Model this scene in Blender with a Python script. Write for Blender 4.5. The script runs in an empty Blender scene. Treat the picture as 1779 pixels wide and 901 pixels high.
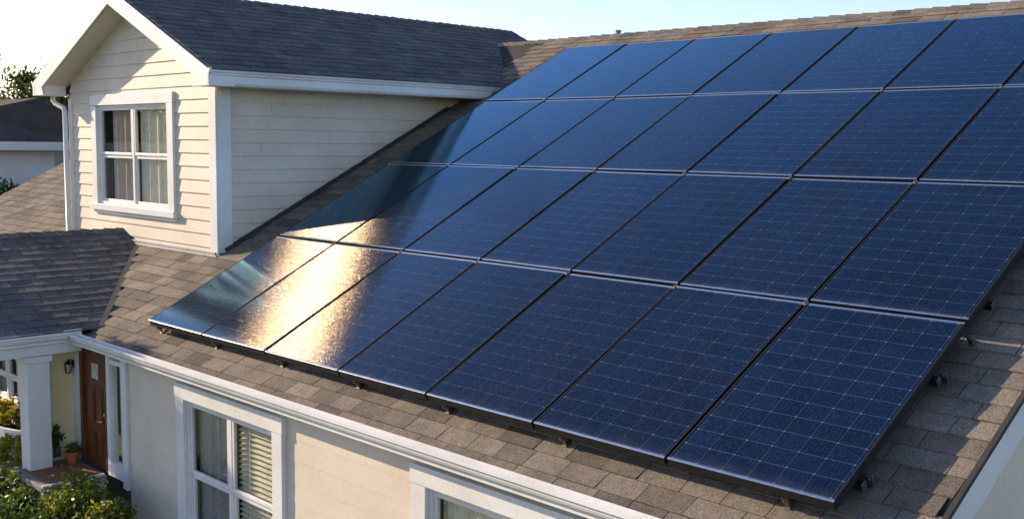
import bpy, bmesh, math, random
from mathutils import Vector, Matrix
random.seed(7)
S = bpy.context.scene
COL = S.collection

# ------------------------------------------------------------------ camera, sky, sun, exposure
cam = bpy.data.objects.new("camera", bpy.data.cameras.new("camera"))
COL.objects.link(cam); S.camera = cam
cam.data.sensor_fit = 'HORIZONTAL'; cam.data.sensor_width = 36
cam.data.lens = 1873.63 / 1779 * 36
cam.data.clip_start = 0.05; cam.data.clip_end = 2000
R_ = [(0.70238, 0.71170, 0.01211), (-0.08404, 0.06600, 0.99427), (-0.70681, 0.69938, -0.10617)]
yaw, pitch, roll = map(math.radians, (45.328, 6.100, 0.698))
fw = Vector((-math.sin(yaw)*math.cos(pitch), math.cos(yaw)*math.cos(pitch), -math.sin(pitch)))
rt = Vector((math.cos(yaw), math.sin(yaw), 0)); up = rt.cross(fw)
r2 = rt*math.cos(roll) + up*math.sin(roll); u2 = up*math.cos(roll) - rt*math.sin(roll)
m = Matrix.Identity(4)
for i in range(3):
    m[i][0], m[i][1], m[i][2] = r2[i], u2[i], -fw[i]
m.translation = (9.713, -4.689, 1.723)
cam.matrix_world = m

SUN_AZ, SUN_EL = 18.0, 20.3           # degrees from -X towards -Y, above the horizon
az, el = math.radians(SUN_AZ), math.radians(SUN_EL)
sdir = Vector((-math.cos(el)*math.cos(az), -math.cos(el)*math.sin(az), math.sin(el)))
W = bpy.data.worlds.new("World"); S.world = W; W.use_nodes = True
nt = W.node_tree; bg = nt.nodes["Background"]
sky = nt.nodes.new("ShaderNodeTexSky"); sky.sky_type = 'NISHITA'; sky.sun_disc = False
sky.sun_elevation = el
sky.sun_rotation = math.atan2(sdir.x, sdir.y)
sky.air_density = 1.0; sky.dust_density = 0.35; sky.ozone_density = 2.2; sky.altitude = 50
tint = nt.nodes.new("ShaderNodeMix"); tint.data_type = 'RGBA'; tint.blend_type = 'MULTIPLY'; tint.inputs[0].default_value = 1.0
tint.inputs[7].default_value = (1.06, 0.955, 1.03, 1)
nt.links.new(sky.outputs[0], tint.inputs[6]); nt.links.new(tint.outputs[2], bg.inputs[0]); bg.inputs[1].default_value = 0.14
sl = bpy.data.lights.new("sun", 'SUN'); sl.energy = 5.0; sl.angle = math.radians(0.6); sl.color = (1.0, 0.79, 0.56)
so = bpy.data.objects.new("sun", sl); COL.objects.link(so)
so.rotation_euler = sdir.to_track_quat('Z', 'Y').to_euler()
S.view_settings.view_transform = 'Standard'; S.view_settings.look = 'None'
S.view_settings.exposure = 0.75; S.view_settings.gamma = 1.0
S.view_settings.use_curve_mapping = False
S.cycles.max_bounces = 8; S.cycles.transparent_max_bounces = 12
S.cycles.use_denoising = True; S.cycles.denoising_prefilter = 'NONE'

# ------------------------------------------------------------------ materials
def mat(name):
    M_ = bpy.data.materials.new(name); M_.use_nodes = True
    return M_, M_.node_tree, M_.node_tree.nodes["Principled BSDF"]
def nd(t, kind, **kw):
    n = t.nodes.new(kind)
    for k, v in kw.items():
        if k.startswith('i_'): n.inputs[int(k[2:])].default_value = v
        else: setattr(n, k, v)
    return n
def ramp(t, src, stops, interp='LINEAR'):
    r = t.nodes.new("ShaderNodeValToRGB"); r.color_ramp.interpolation = interp
    e = r.color_ramp.elements
    while len(e) < len(stops): e.new(0.5)
    for x, (p, c) in zip(e, stops): x.position = p; x.color = (*c, 1)
    t.links.new(src, r.inputs[0]); return r.outputs[0]
def mathn(t, op, a, b=None, c=None):
    n = t.nodes.new("ShaderNodeMath"); n.operation = op
    for i, v in enumerate((a, b, c)):
        if v is None: continue
        if isinstance(v, (int, float)): n.inputs[i].default_value = v
        else: t.links.new(v, n.inputs[i])
    return n.outputs[0]
def mix(t, fac, a, b, bt='MIX'):
    n = t.nodes.new("ShaderNodeMix"); n.data_type = 'RGBA'; n.blend_type = bt
    for k, v in ((0, fac), (6, a), (7, b)):
        if isinstance(v, (int, float)): n.inputs[k].default_value = v
        elif isinstance(v, tuple): n.inputs[k].default_value = (*v, 1)
        else: t.links.new(v, n.inputs[k])
    return n.outputs[2]
def noise(t, vec, scale, detail=4, rough=0.6):
    n = nd(t, "ShaderNodeTexNoise"); n.inputs['Scale'].default_value = scale
    n.inputs['Detail'].default_value = detail; n.inputs['Roughness'].default_value = rough
    if vec is not None: t.links.new(vec, n.inputs['Vector'])
    return n.outputs[0]
def coord(t): return t.nodes.new("ShaderNodeTexCoord").outputs['Object']
def bump(t, p, h, strength=0.3, dist=0.01):
    b = nd(t, "ShaderNodeBump"); b.inputs['Strength'].default_value = strength; b.inputs['Distance'].default_value = dist
    t.links.new(h, b.inputs['Height']); t.links.new(b.outputs[0], p.inputs['Normal'])

def paint(name, c, rough=0.5, dirt=0.12, spec=0.4):
    M_, t, p = mat(name); v = coord(t)
    n1 = noise(t, v, 1.7, 5); n2 = noise(t, v, 28, 3)
    f = mathn(t, 'ADD', mathn(t, 'MULTIPLY', n1, 0.7), mathn(t, 'MULTIPLY', n2, 0.3))
    d = tuple(x*(1-dirt*1.6)*k for x, k in zip(c, (1, 0.98, 0.94)))
    t.links.new(ramp(t, f, [(0.35, d), (0.62, c)]), p.inputs['Base Color'])
    p.inputs['Roughness'].default_value = rough; p.inputs['Specular IOR Level'].default_value = spec
    bump(t, p, noise(t, v, 90, 3), 0.12, 0.003)
    return M_
def shingle(name, tones, rough=0.92):
    M_, t, p = mat(name); v = coord(t)
    g = nd(t, "ShaderNodeNewGeometry")
    base = ramp(t, g.outputs['Random Per Island'], [(i/(len(tones)-1), c) for i, c in enumerate(tones)])
    gran = nd(t, "ShaderNodeTexVoronoi"); gran.inputs['Scale'].default_value = 240; t.links.new(v, gran.inputs['Vector'])
    gcol = ramp(t, gran.outputs['Color'], [(0.1, (0.45, 0.45, 0.47)), (0.5, (1, 1, 1)), (0.92, (1.65, 1.6, 1.5))])
    c1 = mix(t, 1.0, base, gcol, 'MULTIPLY')
    blot = ramp(t, noise(t, v, 2.2, 6, 0.65), [(0.3, (0.72, 0.72, 0.74)), (0.65, (1.12, 1.1, 1.06))])
    c2 = mix(t, 1.0, c1, blot, 'MULTIPLY')
    streak = ramp(t, noise(t, v, 14, 4), [(0.3, (0.85, 0.85, 0.86)), (0.7, (1.1, 1.1, 1.08))])
    t.links.new(mix(t, 1.0, c2, streak, 'MULTIPLY'), p.inputs['Base Color'])
    p.inputs['Roughness'].default_value = rough; p.inputs['Specular IOR Level'].default_value = 0.18
    h = mathn(t, 'ADD', gran.outputs['Distance'], mathn(t, 'MULTIPLY', noise(t, v, 60, 4), 0.8))
    bump(t, p, h, 0.55, 0.004)
    return M_
def plain(name, c, rough=0.6, metal=0.0, var=0.15, scale=12, spec=0.4):
    M_, t, p = mat(name); v = coord(t)
    lo = tuple(x*(1-var) for x in c); hi = tuple(min(1, x*(1+var)) for x in c)
    t.links.new(ramp(t, noise(t, v, scale, 4), [(0.3, lo), (0.7, hi)]), p.inputs['Base Color'])
    p.inputs['Roughness'].default_value = rough; p.inputs['Metallic'].default_value = metal
    p.inputs['Specular IOR Level'].default_value = spec
    return M_
def leafmat(name, tones, trans=0.35):
    M_, t, p = mat(name)
    g = nd(t, "ShaderNodeNewGeometry")
    c = ramp(t, g.outputs['Random Per Island'], [(i/(len(tones)-1), k) for i, k in enumerate(tones)])
    t.links.new(c, p.inputs['Base Color']); p.inputs['Roughness'].default_value = 0.5
    tr = nd(t, "ShaderNodeBsdfTranslucent"); t.links.new(mix(t, 1.0, c, (1.3, 1.25, 0.5), 'MULTIPLY'), tr.inputs[0])
    ms = nd(t, "ShaderNodeMixShader"); ms.inputs[0].default_value = trans
    t.links.new(p.outputs[0], ms.inputs[1]); t.links.new(tr.outputs[0], ms.inputs[2])
    t.links.new(ms.outputs[0], t.nodes["Material Output"].inputs[0])
    return M_
def glassmat(name, tint=(0.02, 0.025, 0.03), clear=0.92, refl=0.35):
    M_, t, p = mat(name)
    lw = nd(t, "ShaderNodeLayerWeight"); lw.inputs[0].default_value = 0.5       # facing = 1 - |cos|, the same from both sides
    f = mathn(t, 'MULTIPLY_ADD', mathn(t, 'POWER', lw.outputs['Facing'], 4.0), 0.8, 0.07)
    gl = nd(t, "ShaderNodeBsdfGlossy"); gl.inputs['Roughness'].default_value = 0.02
    tr = nd(t, "ShaderNodeBsdfTransparent"); tr.inputs[0].default_value = (clear, clear, clear*0.97, 1)
    v = coord(t)
    b = nd(t, "ShaderNodeBump"); b.inputs['Strength'].default_value = 0.05; b.inputs['Distance'].default_value = 0.02
    t.links.new(noise(t, v, 2.5, 2), b.inputs['Height']); t.links.new(b.outputs[0], gl.inputs['Normal'])
    ms = nd(t, "ShaderNodeMixShader"); t.links.new(f, ms.inputs[0])
    t.links.new(tr.outputs[0], ms.inputs[1]); t.links.new(gl.outputs[0], ms.inputs[2])
    t.links.new(ms.outputs[0], t.nodes["Material Output"].inputs[0])
    return M_

WHITE = paint("white_trim_paint", (0.79, 0.785, 0.77), 0.45, 0.10)
CREAM = paint("cream_siding_paint", (0.73, 0.645, 0.53), 0.6, 0.10)
CREAM_BOUNCE = paint("bounce_tinted_cream", (0.80, 0.68, 0.38), 0.6, 0.06)  # cream siding with the porch's warm bounce light put into its colour
SOFFIT = paint("soffit_paint", (0.66, 0.62, 0.52), 0.6, 0.06)
FLASH = paint("flashing_paint", (0.42, 0.40, 0.38), 0.5, 0.3)
DARKFLASH = plain("dark_flashing", (0.035, 0.033, 0.032), 0.7)
SH_MAIN = shingle("weathered_brown_shingle", [(0.115, 0.100, 0.085), (0.17, 0.147, 0.122), (0.23, 0.198, 0.163), (0.198, 0.171, 0.142), (0.144, 0.124, 0.105)])
SH_DORM = shingle("shaded_grey_shingle", [(0.09, 0.092, 0.096), (0.115, 0.117, 0.121), (0.142, 0.144, 0.147), (0.128, 0.13, 0.133), (0.103, 0.105, 0.109)])  # same shingles as the main roof, shade put into darker, cooler tones
DECK = plain("roof_underlayment", (0.02, 0.019, 0.018), 0.9)
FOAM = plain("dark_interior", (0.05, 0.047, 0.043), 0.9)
ALU = plain("bright_aluminium", (0.62, 0.63, 0.65), 0.32, 1.0, 0.1, 30)
BLACKM = plain("black_anodised_frame", (0.010, 0.010, 0.012), 0.5, 0.0, 0.3, 20)
STEEL = plain("weathered_steel", (0.24, 0.22, 0.19), 0.5, 1.0, 0.35, 40)
GLASS = glassmat("window_glass")
WOOD, _t, _p = mat("stained_wood")
_v = coord(_t); _w = nd(_t, "ShaderNodeMapping"); _w.inputs['Scale'].default_value = (14, 14, 1.2); _t.links.new(_v, _w.inputs[0])
_t.links.new(ramp(_t, noise(_t, _w.outputs[0], 3.0, 6, 0.7), [(0.3, (0.075, 0.022, 0.008)), (0.7, (0.20, 0.066, 0.022))]), _p.inputs['Base Color'])
_p.inputs['Roughness'].default_value = 0.38
BRASS = plain("brass", (0.6, 0.42, 0.16), 0.3, 1.0)
CURTAIN_B = plain("brown_curtain_cloth", (0.55, 0.45, 0.34), 0.9, 0, 0.15, 20)
CURTAIN = plain("curtain_cloth", (0.80, 0.75, 0.58), 0.9, 0, 0.15, 20)
CURTAIN_G = plain("grey_curtain_cloth", (0.34, 0.34, 0.34), 0.9, 0, 0.2, 20)
BLIND = plain("blind_slats", (0.74, 0.70, 0.52), 0.6)
CONC = paint("porch_concrete", (0.34, 0.31, 0.27), 0.85, 0.3)
MATM = plain("coir_mat", (0.23, 0.10, 0.045), 0.95, 0, 0.35, 60)
TERRA = plain("terracotta", (0.42, 0.12, 0.04), 0.75, 0, 0.25, 14)
SOIL = plain("mulch", (0.05, 0.032, 0.022), 0.95, 0, 0.5, 25)
BLACKP = plain("black_iron", (0.012, 0.012, 0.012), 0.45)
FROST = plain("lantern_glass", (0.55, 0.52, 0.45), 0.2)
BARK = plain("bark", (0.10, 0.075, 0.055), 0.9, 0, 0.4, 15)
N_WALL = paint("neighbour_white_wall", (0.78, 0.78, 0.78), 0.7, 0.08)
N_TAN = paint("neighbour_tan_wall", (0.36, 0.33, 0.28), 0.7, 0.08)
N_ROOF = shingle("neighbour_roof", [(0.055, 0.045, 0.04), (0.075, 0.06, 0.052), (0.09, 0.073, 0.062)])
LEAF_DK = leafmat("dark_leaf", [(0.018, 0.045, 0.010), (0.045, 0.09, 0.018), (0.075, 0.13, 0.025), (0.11, 0.16, 0.03)], 0.3)
LEAF_YG = leafmat("yellow_leaf", [(0.10, 0.15, 0.02), (0.25, 0.27, 0.03), (0.45, 0.38, 0.03), (0.15, 0.20, 0.03)])
LEAF_TREE = leafmat("tree_leaf", [(0.03, 0.055, 0.015), (0.07, 0.10, 0.022), (0.12, 0.14, 0.03), (0.05, 0.08, 0.02)])
LEAF_MID = leafmat("sunny_leaf", [(0.04, 0.08, 0.012), (0.11, 0.16, 0.02), (0.07, 0.12, 0.016), (0.22, 0.24, 0.03), (0.36, 0.34, 0.04)], 0.35)  # yellow tones put the sunlit tops into the leaf colour, at random
PETAL_W = leafmat("white_petal", [(0.7, 0.68, 0.62), (0.8, 0.78, 0.76)], 0.2)
PETAL_Y = leafmat("yellow_petal", [(0.7, 0.42, 0.03), (0.75, 0.55, 0.06), (0.7, 0.28, 0.03)], 0.25)

def panel_material():
    M_, t, p = mat("photovoltaic_cells")
    uv = nd(t, "ShaderNodeUVMap"); uv.uv_map = "cells"
    sp = nd(t, "ShaderNodeSeparateXYZ"); t.links.new(uv.outputs[0], sp.inputs[0])
    U, V = sp.outputs[0], sp.outputs[1]          # in cells: 0..6 across, 0..12 up
    def line(x, half, soft=1.4):
        fr = mathn(t, 'FRACT', x); d = mathn(t, 'ABSOLUTE', mathn(t, 'SUBTRACT', fr, 0.5))
        d = mathn(t, 'SUBTRACT', 0.5, d)
        r = nd(t, "ShaderNodeMapRange"); r.inputs[1].default_value = half; r.inputs[2].default_value = half*soft
        r.inputs[3].default_value = 1; r.inputs[4].default_value = 0
        t.links.new(d, r.inputs[0]); return r.outputs[0]
    lu = line(U, 0.011); lv = line(V, 0.016)
    bus = line(mathn(t, 'MULTIPLY', U, 6.0), 0.05)
    # dashes along the cell gaps: bright between the busbars
    dash = mathn(t, 'GREATER_THAN', mathn(t, 'FRACT', mathn(t, 'MULTIPLY_ADD', U, 12.0, 0.25)), 0.42)
    lvd = mathn(t, 'MULTIPLY', lv, mathn(t, 'MULTIPLY_ADD', dash, 0.75, 0.25))
    # cell corner diamonds
    fu = mathn(t, 'SUBTRACT', 0.5, mathn(t, 'ABSOLUTE', mathn(t, 'SUBTRACT', mathn(t, 'FRACT', U), 0.5)))
    fv = mathn(t, 'SUBTRACT', 0.5, mathn(t, 'ABSOLUTE', mathn(t, 'SUBTRACT', mathn(t, 'FRACT', V), 0.5)))
    dia = mathn(t, 'LESS_THAN', mathn(t, 'ADD', fu, fv), 0.045)
    v = coord(t)
    oi = nd(t, "ShaderNodeObjectInfo")
    wn = nd(t, "ShaderNodeTexWhiteNoise"); fl = nd(t, "ShaderNodeVectorMath", operation='FLOOR'); t.links.new(uv.outputs[0], fl.inputs[0])
    wn.noise_dimensions = '4D'; t.links.new(fl.outputs[0], wn.inputs['Vector']); t.links.new(oi.outputs['Random'], wn.inputs['W'])
    cell = ramp(t, wn.outputs[0], [(0.0, (0.0001, 0.0046, 0.020)), (1.0, (0.0002, 0.0076, 0.034))])
    mott = ramp(t, noise(t, v, 45, 3), [(0.3, (0.75, 0.75, 0.8)), (0.7, (1.3, 1.25, 1.2))])
    cell = mix(t, 1.0, cell, mott, 'MULTIPLY')
    c = mix(t, mathn(t, 'MULTIPLY', bus, 0.07), cell, (0.05, 0.12, 0.28))
    c = mix(t, mathn(t, 'MULTIPLY', lu, 0.07), c, (0.22, 0.32, 0.50))
    c = mix(t, mathn(t, 'MULTIPLY', lvd, 0.19), c, (0.16, 0.32, 0.55))
    c = mix(t, mathn(t, 'MULTIPLY', dia, 0.16), c, (0.45, 0.52, 0.62))
    # a film of dust, thicker along the lower frame where rain leaves it
    dz_ = nd(t, "ShaderNodeMapRange"); dz_.inputs[1].default_value = 0.0; dz_.inputs[2].default_value = 0.5; dz_.inputs[3].default_value = 0.16; dz_.inputs[4].default_value = 0.012
    t.links.new(V, dz_.inputs[0])
    dn = ramp(t, noise(t, v, 5, 6, 0.7), [(0.35, (0.15, 0.15, 0.15)), (0.75, (1, 1, 1))])
    c = mix(t, mathn(t, 'MULTIPLY', dz_.outputs[0], dn), c, (0.20, 0.18, 0.15))
    tone = nd(t, "ShaderNodeHueSaturation"); t.links.new(c, tone.inputs['Color']); t.links.new(mathn(t, 'MULTIPLY_ADD', oi.outputs['Random'], 0.5, 0.75), tone.inputs['Value'])
    t.links.new(tone.outputs[0], p.inputs['Base Color'])
    p.inputs['Roughness'].default_value = 0.5
    p.inputs['Specular IOR Level'].default_value = 0.0
    fr = nd(t, "ShaderNodeFresnel"); fr.inputs[0].default_value = 1.5
    gl = nd(t, "ShaderNodeBsdfGlossy"); gl.inputs[0].default_value = (0.33, 0.65, 0.88, 1); gl.inputs['Roughness'].default_value = 0.08
    # etched, finely ribbed solar glass: wide scatter up the slope, narrow across it, with small sparkling facets
    tg = nd(t, "ShaderNodeTangent"); tg.direction_type = 'UV_MAP'; tg.uv_map = "cells"
    an = nd(t, "ShaderNodeBsdfAnisotropic"); an.distribution = 'GGX'
    an.inputs['Color'].default_value = (1.0, 0.80, 0.60, 1); an.inputs['Roughness'].default_value = PAN_ROUGH
    an.inputs['Anisotropy'].default_value = PAN_ANISO; an.inputs['Rotation'].default_value = PAN_ROT
    t.links.new(tg.outputs[0], an.inputs['Tangent'])
    vo = nd(t, "ShaderNodeTexVoronoi"); vo.inputs['Scale'].default_value = 48; t.links.new(v, vo.inputs['Vector'])
    hv = mathn(t, 'ADD', mathn(t, 'MULTIPLY', vo.outputs['Distance'], 0.25), noise(t, v, 170, 1))
    b = nd(t, "ShaderNodeBump"); b.inputs['Strength'].default_value = 0.05; b.inputs['Distance'].default_value = 0.004
    t.links.new(hv, b.inputs['Height']); t.links.new(b.outputs[0], an.inputs['Normal'])
    b2 = nd(t, "ShaderNodeBump"); b2.inputs['Strength'].default_value = 0.03; b2.inputs['Distance'].default_value = 0.004
    t.links.new(hv, b2.inputs['Height']); t.links.new(b2.outputs[0], p.inputs['Normal']); t.links.new(b2.outputs[0], gl.inputs['Normal'])
    m1 = nd(t, "ShaderNodeMixShader"); t.links.new(mathn(t, 'MULTIPLY', mathn(t, 'POWER', fr.outputs[0], 2.2), 12.0), m1.inputs[0])
    t.links.new(p.outputs[0], m1.inputs[1]); t.links.new(gl.outputs[0], m1.inputs[2])
    ms = nd(t, "ShaderNodeMixShader"); vs_ = nd(t, "ShaderNodeTexVoronoi"); vs_.inputs['Scale'].default_value = 105; t.links.new(v, vs_.inputs['Vector'])
    sx_ = nd(t, "ShaderNodeSeparateColor"); t.links.new(vs_.outputs['Color'], sx_.inputs[0])
    t.links.new(mathn(t, 'MULTIPLY', mathn(t, 'MULTIPLY_ADD', mathn(t, 'POWER', sx_.outputs[0], 4.0), 2.2, 0.56), PAN_MIX), ms.inputs[0])
    t.links.new(m1.outputs[0], ms.inputs[1]); t.links.new(an.outputs[0], ms.inputs[2])
    t.links.new(ms.outputs[0], t.nodes["Material Output"].inputs[0])
    return M_
PAN_ROUGH, PAN_ANISO, PAN_ROT, PAN_MIX = 0.385, 0.985, 0.979, 0.029
PV = panel_material()

# ------------------------------------------------------------------ mesh helpers
class MB:
    def __init__(s): s.v = []; s.f = []; s.mi = []
    def face(s, pts, mi=0):
        k = len(s.v); s.v += [tuple(p) for p in pts]; s.f.append(tuple(range(k, k+len(pts)))); s.mi.append(mi)
    def mesh(s, vs, fs, mi=0):
        k = len(s.v); s.v += [tuple(p) for p in vs]
        for f in fs: s.f.append(tuple(i+k for i in f)); s.mi.append(mi)
    def hexa(s, b, t, mi=0):          # bottom quad, top quad (counter-clockwise from above)
        s.mesh(list(b)+list(t), [(3,2,1,0),(4,5,6,7),(0,1,5,4),(1,2,6,5),(2,3,7,6),(3,0,4,7)], mi)
    def box(s, x0, x1, y0, y1, z0, z1, mi=0):
        s.hexa([(x0,y0,z0),(x1,y0,z0),(x1,y1,z0),(x0,y1,z0)], [(x0,y0,z1),(x1,y0,z1),(x1,y1,z1),(x0,y1,z1)], mi)
    def prism(s, prof, a, b, mi=0):   # prof: list of points; extruded by vector function a->b
        n = len(prof); A = [Vector(q)+Vector(a) for q in prof]; B = [Vector(q)+Vector(b) for q in prof]
        s.mesh(A+B, [tuple(range(n))[::-1], tuple(range(n, 2*n))] + [(i, (i+1) % n, n+(i+1) % n, n+i) for i in range(n)], mi)
    def tube(s, pts, r, n=10, mi=0, cap=True):
        pts = [Vector(q) for q in pts]; rings = []
        for i, q in enumerate(pts):
            d = (pts[min(i+1, len(pts)-1)]-pts[max(i-1, 0)]).normalized()
            a = d.cross(Vector((0, 0, 1)) if abs(d.z) < 0.9 else Vector((1, 0, 0))).normalized(); c = d.cross(a)
            rr = r[i] if isinstance(r, (list, tuple)) else r
            rings.append([q+(a*math.cos(k*2*math.pi/n)+c*math.sin(k*2*math.pi/n))*rr for k in range(n)])
        vs = [x for q in rings for x in q]; fs = []
        for i in range(len(pts)-1):
            for k in range(n): fs.append((i*n+k, i*n+(k+1) % n, (i+1)*n+(k+1) % n, (i+1)*n+k))
        if cap: fs += [tuple(range(n))[::-1], tuple(range((len(pts)-1)*n, len(pts)*n))]
        s.mesh(vs, fs, mi)
    def lathe(s, c, prof, n=20, mi=0):
        vs = []; fs = []
        for r, z in prof:
            for k in range(n): vs.append((c[0]+r*math.cos(k*2*math.pi/n), c[1]+r*math.sin(k*2*math.pi/n), c[2]+z))
        for i in range(len(prof)-1):
            for k in range(n): fs.append((i*n+k, i*n+(k+1) % n, (i+1)*n+(k+1) % n, (i+1)*n+k))
        s.mesh(vs, fs, mi)
    def build(s, name, mats, parent=None, bevel=0, smooth=False, fix=True, loc=None):
        me = bpy.data.meshes.new(name); off = Vector(loc) if loc else Vector((0, 0, 0))
        me.from_pydata([Vector(q)-off for q in s.v], [], s.f)
        for M_ in (mats if isinstance(mats, (list, tuple)) else [mats]): me.materials.append(M_)
        me.polygons.foreach_set('material_index', s.mi)
        if fix:
            bm = bmesh.new(); bm.from_mesh(me); bmesh.ops.recalc_face_normals(bm, faces=bm.faces); bm.to_mesh(me); bm.free()
        if smooth: me.polygons.foreach_set('use_smooth', [True]*len(me.polygons))
        me.update()
        o = bpy.data.objects.new(name, me); COL.objects.link(o)
        if loc: o.location = loc
        if parent is not None:
            o.parent = parent
            if loc is None and parent.type == 'EMPTY': o.matrix_parent_inverse = parent_inv(parent)
            elif loc is None: o.matrix_parent_inverse = parent_inv(parent)
        if bevel:
            b = o.modifiers.new("bevel", 'BEVEL'); b.width = bevel; b.segments = 2; b.limit_method = 'ANGLE'; b.angle_limit = math.radians(40)
        return o
def world_of(o):
    Mw = o.matrix_basis.copy()
    if o.parent: Mw = world_of(o.parent) @ o.matrix_parent_inverse @ Mw
    return Mw
def parent_inv(p): return world_of(p).inverted()
def tag(o, label, cat, group=None, kind=None):
    o["label"] = label; o["category"] = cat
    if group: o["group"] = group
    if kind: o["kind"] = kind
    return o
def struct(o): o["kind"] = "structure"; return o
def empty(name, loc, label, cat, group=None):
    o = bpy.data.objects.new(name, None); COL.objects.link(o); o.location = loc; o.empty_display_size = 0.2
    return tag(o, label, cat, group)

TH = math.radians(26.97); CT, ST = math.cos(TH), math.sin(TH)
HS = -0.16                                  # shingles lie this far under the face of the panels
def RP(x, s, h=0.0): return Vector((x, s*CT-h*ST, s*ST+h*CT))
def roofz(y): return y*ST/CT + HS/CT

# ------------------------------------------------------------------ ground
g = MB(); g.box(-300, 300, -300, 300, -2.3, -1.9)
GR, t_, p_ = mat("lawn"); v_ = coord(t_)
t_.links.new(ramp(t_, noise(t_, v_, 0.9, 8, 0.75), [(0.3, (0.03, 0.05, 0.012)), (0.55, (0.07, 0.095, 0.022)), (0.75, (0.12, 0.13, 0.04))]), p_.inputs['Base Color'])
p_.inputs['Roughness'].default_value = 0.9; bump(t_, p_, noise(t_, v_, 30, 5), 0.6, 0.05)
struct(g.build("ground", GR))
g = MB(); g.box(-2.9, 8.2, -1.7, -0.21, -1.9, -1.886)
struct(g.build("mulch_bed", SOIL))

# ------------------------------------------------------------------ house
HOUSE = empty("house", (0, 0, -1.9), "cream sided house with a gabled dormer, shingled roofs and white trim under the solar array", "house")

def shingle_field(origin, ue, us, L, s0, s1, keep, expo=0.15, tab=0.29, thick=0.013, jit=0.0):
    """courses of separate tabs: ue along the eave, us up the slope; keep(a, s) says whether a tab is laid there"""
    b = MB(); n = ue.cross(us).normalized()
    if n.z < 0: n = -n
    s = s0; k = 0
    P = lambda a, q, h: origin + ue*a + us*q + n*h
    while s < s1:
        a = -random.uniform(0, tab)
        e = expo
        while a < L:
            w = tab*random.uniform(0.82, 1.18)
            a0, a1 = max(0, a+0.003), min(L, a+w-0.003)
            a += w
            if a1-a0 < 0.03 or not keep((a0+a1)/2, s+e/2): continue
            th = thick*random.uniform(0.8, 1.35); dj = random.uniform(-jit, jit)
            q0, q1 = s+dj, min(s+e*1.12, s1)
            b.hexa([P(a0,q0,0.0), P(a1,q0,0.0), P(a1,q1,0.0), P(a0,q1,0.0)],
                   [P(a0,q0,th), P(a1,q0,th), P(a1,q1,0.0035), P(a0,q1,0.0035)])
        s += e; k += 1
    return b
def ridge_caps(p0, d, L, n1, n2, step=0.15, hw=0.13, lift=0.012):
    b = MB(); a = 0.0
    while a < L:
        A, B = p0+d*a, p0+d*min(a+step*1.25, L+0.02)
        up_ = Vector((0, 0, 1)); h0, h1 = lift*random.uniform(1.6, 2.2), lift*0.6
        for n in (n1, n2):
            q = [A+up_*h0, B+up_*h1, B+n*hw+up_*h1*0.9, A+n*hw+up_*h0*0.9]
            b.hexa([x-up_*0.009 for x in q], q)
        a += step
    return b

XL, XR = -9.0, 7.62                       # main roof, left and right rake
YR = 6.63; SR = YR/CT - HS*ST/CT*0        # ridge
SRM = (YR + HS*ST)/CT                     # slope length at the ridge
S0 = -0.36
def keep_main(a, s):
    x = XL+a
    if 0.25 < x < 6.95 and 0.3 < s < 6.25: return False
    y = s*CT
    if -4.4 < x < -1.1 and y > 1.6: return False              # under the dormer
    zz = roofz(y)
    if x < -1.2 and zz < PZ(x)-0.03 and y < 1.5 : return False  # under the porch roof
    return True
PRX, PRZ, PEX, PEZ = -3.2, 0.61, -0.98, -0.19                 # porch roof: ridge and eave
def PZ(x): return PRZ - abs(x-PRX)*(PRZ-PEZ)/(PEX-PRX)
f = shingle_field(RP(XL, 0, HS), Vector((1, 0, 0)), Vector((0, CT, ST)), XR-XL, S0+0.0, SRM-0.02, keep_main)
main_roof = f.build("main_roof", SH_MAIN, HOUSE, fix=True)
# deck and rear slope
b = MB()
def slab(b, x0, x1, s0, s1, h0, h1):
    b.hexa([RP(x0,s0,h0), RP(x1,s0,h0), RP(x1,s1,h0), RP(x0,s1,h0)], [RP(x0,s0,h1), RP(x1,s0,h1), RP(x1,s1,h1), RP(x0,s1,h1)])
slab(b, -1.05, XR-0.012, S0+0.03, SRM, HS-0.05, HS-0.002)
slab(b, XL+0.01, -1.05, 1.25, SRM, HS-0.05, HS-0.002)
b.build("roof_deck", DECK, main_roof)
b = MB(); zr = roofz(YR); Lr = 7.0
b.hexa([(XL,YR,zr-0.06),(XR,YR,zr-0.06),(XR,YR+Lr*CT,zr-0.06-Lr*ST),(XL,YR+Lr*CT,zr-0.06-Lr*ST)],
       [(XL,YR,zr),(XR,YR,zr),(XR,YR+Lr*CT,zr-Lr*ST),(XL,YR+Lr*CT,zr-Lr*ST)])
b.build("rear_roof", SH_MAIN, HOUSE)
c = ridge_caps(Vector((-2.05, YR, zr)), Vector((1, 0, 0)), XR+2.05, Vector((0, -CT, -ST)), Vector((0, CT, -ST)), step=0.2)
c.build("ridge_cap", SH_MAIN, main_roof)
b = MB(); b.lathe((0.05, YR+0.22, zr-0.1), [(0.035, 0), (0.035, 0.16), (0.045, 0.165), (0.045, 0.19), (0.0, 0.19)], 12)
b.build("vent_pipe", FLASH, HOUSE)

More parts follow.
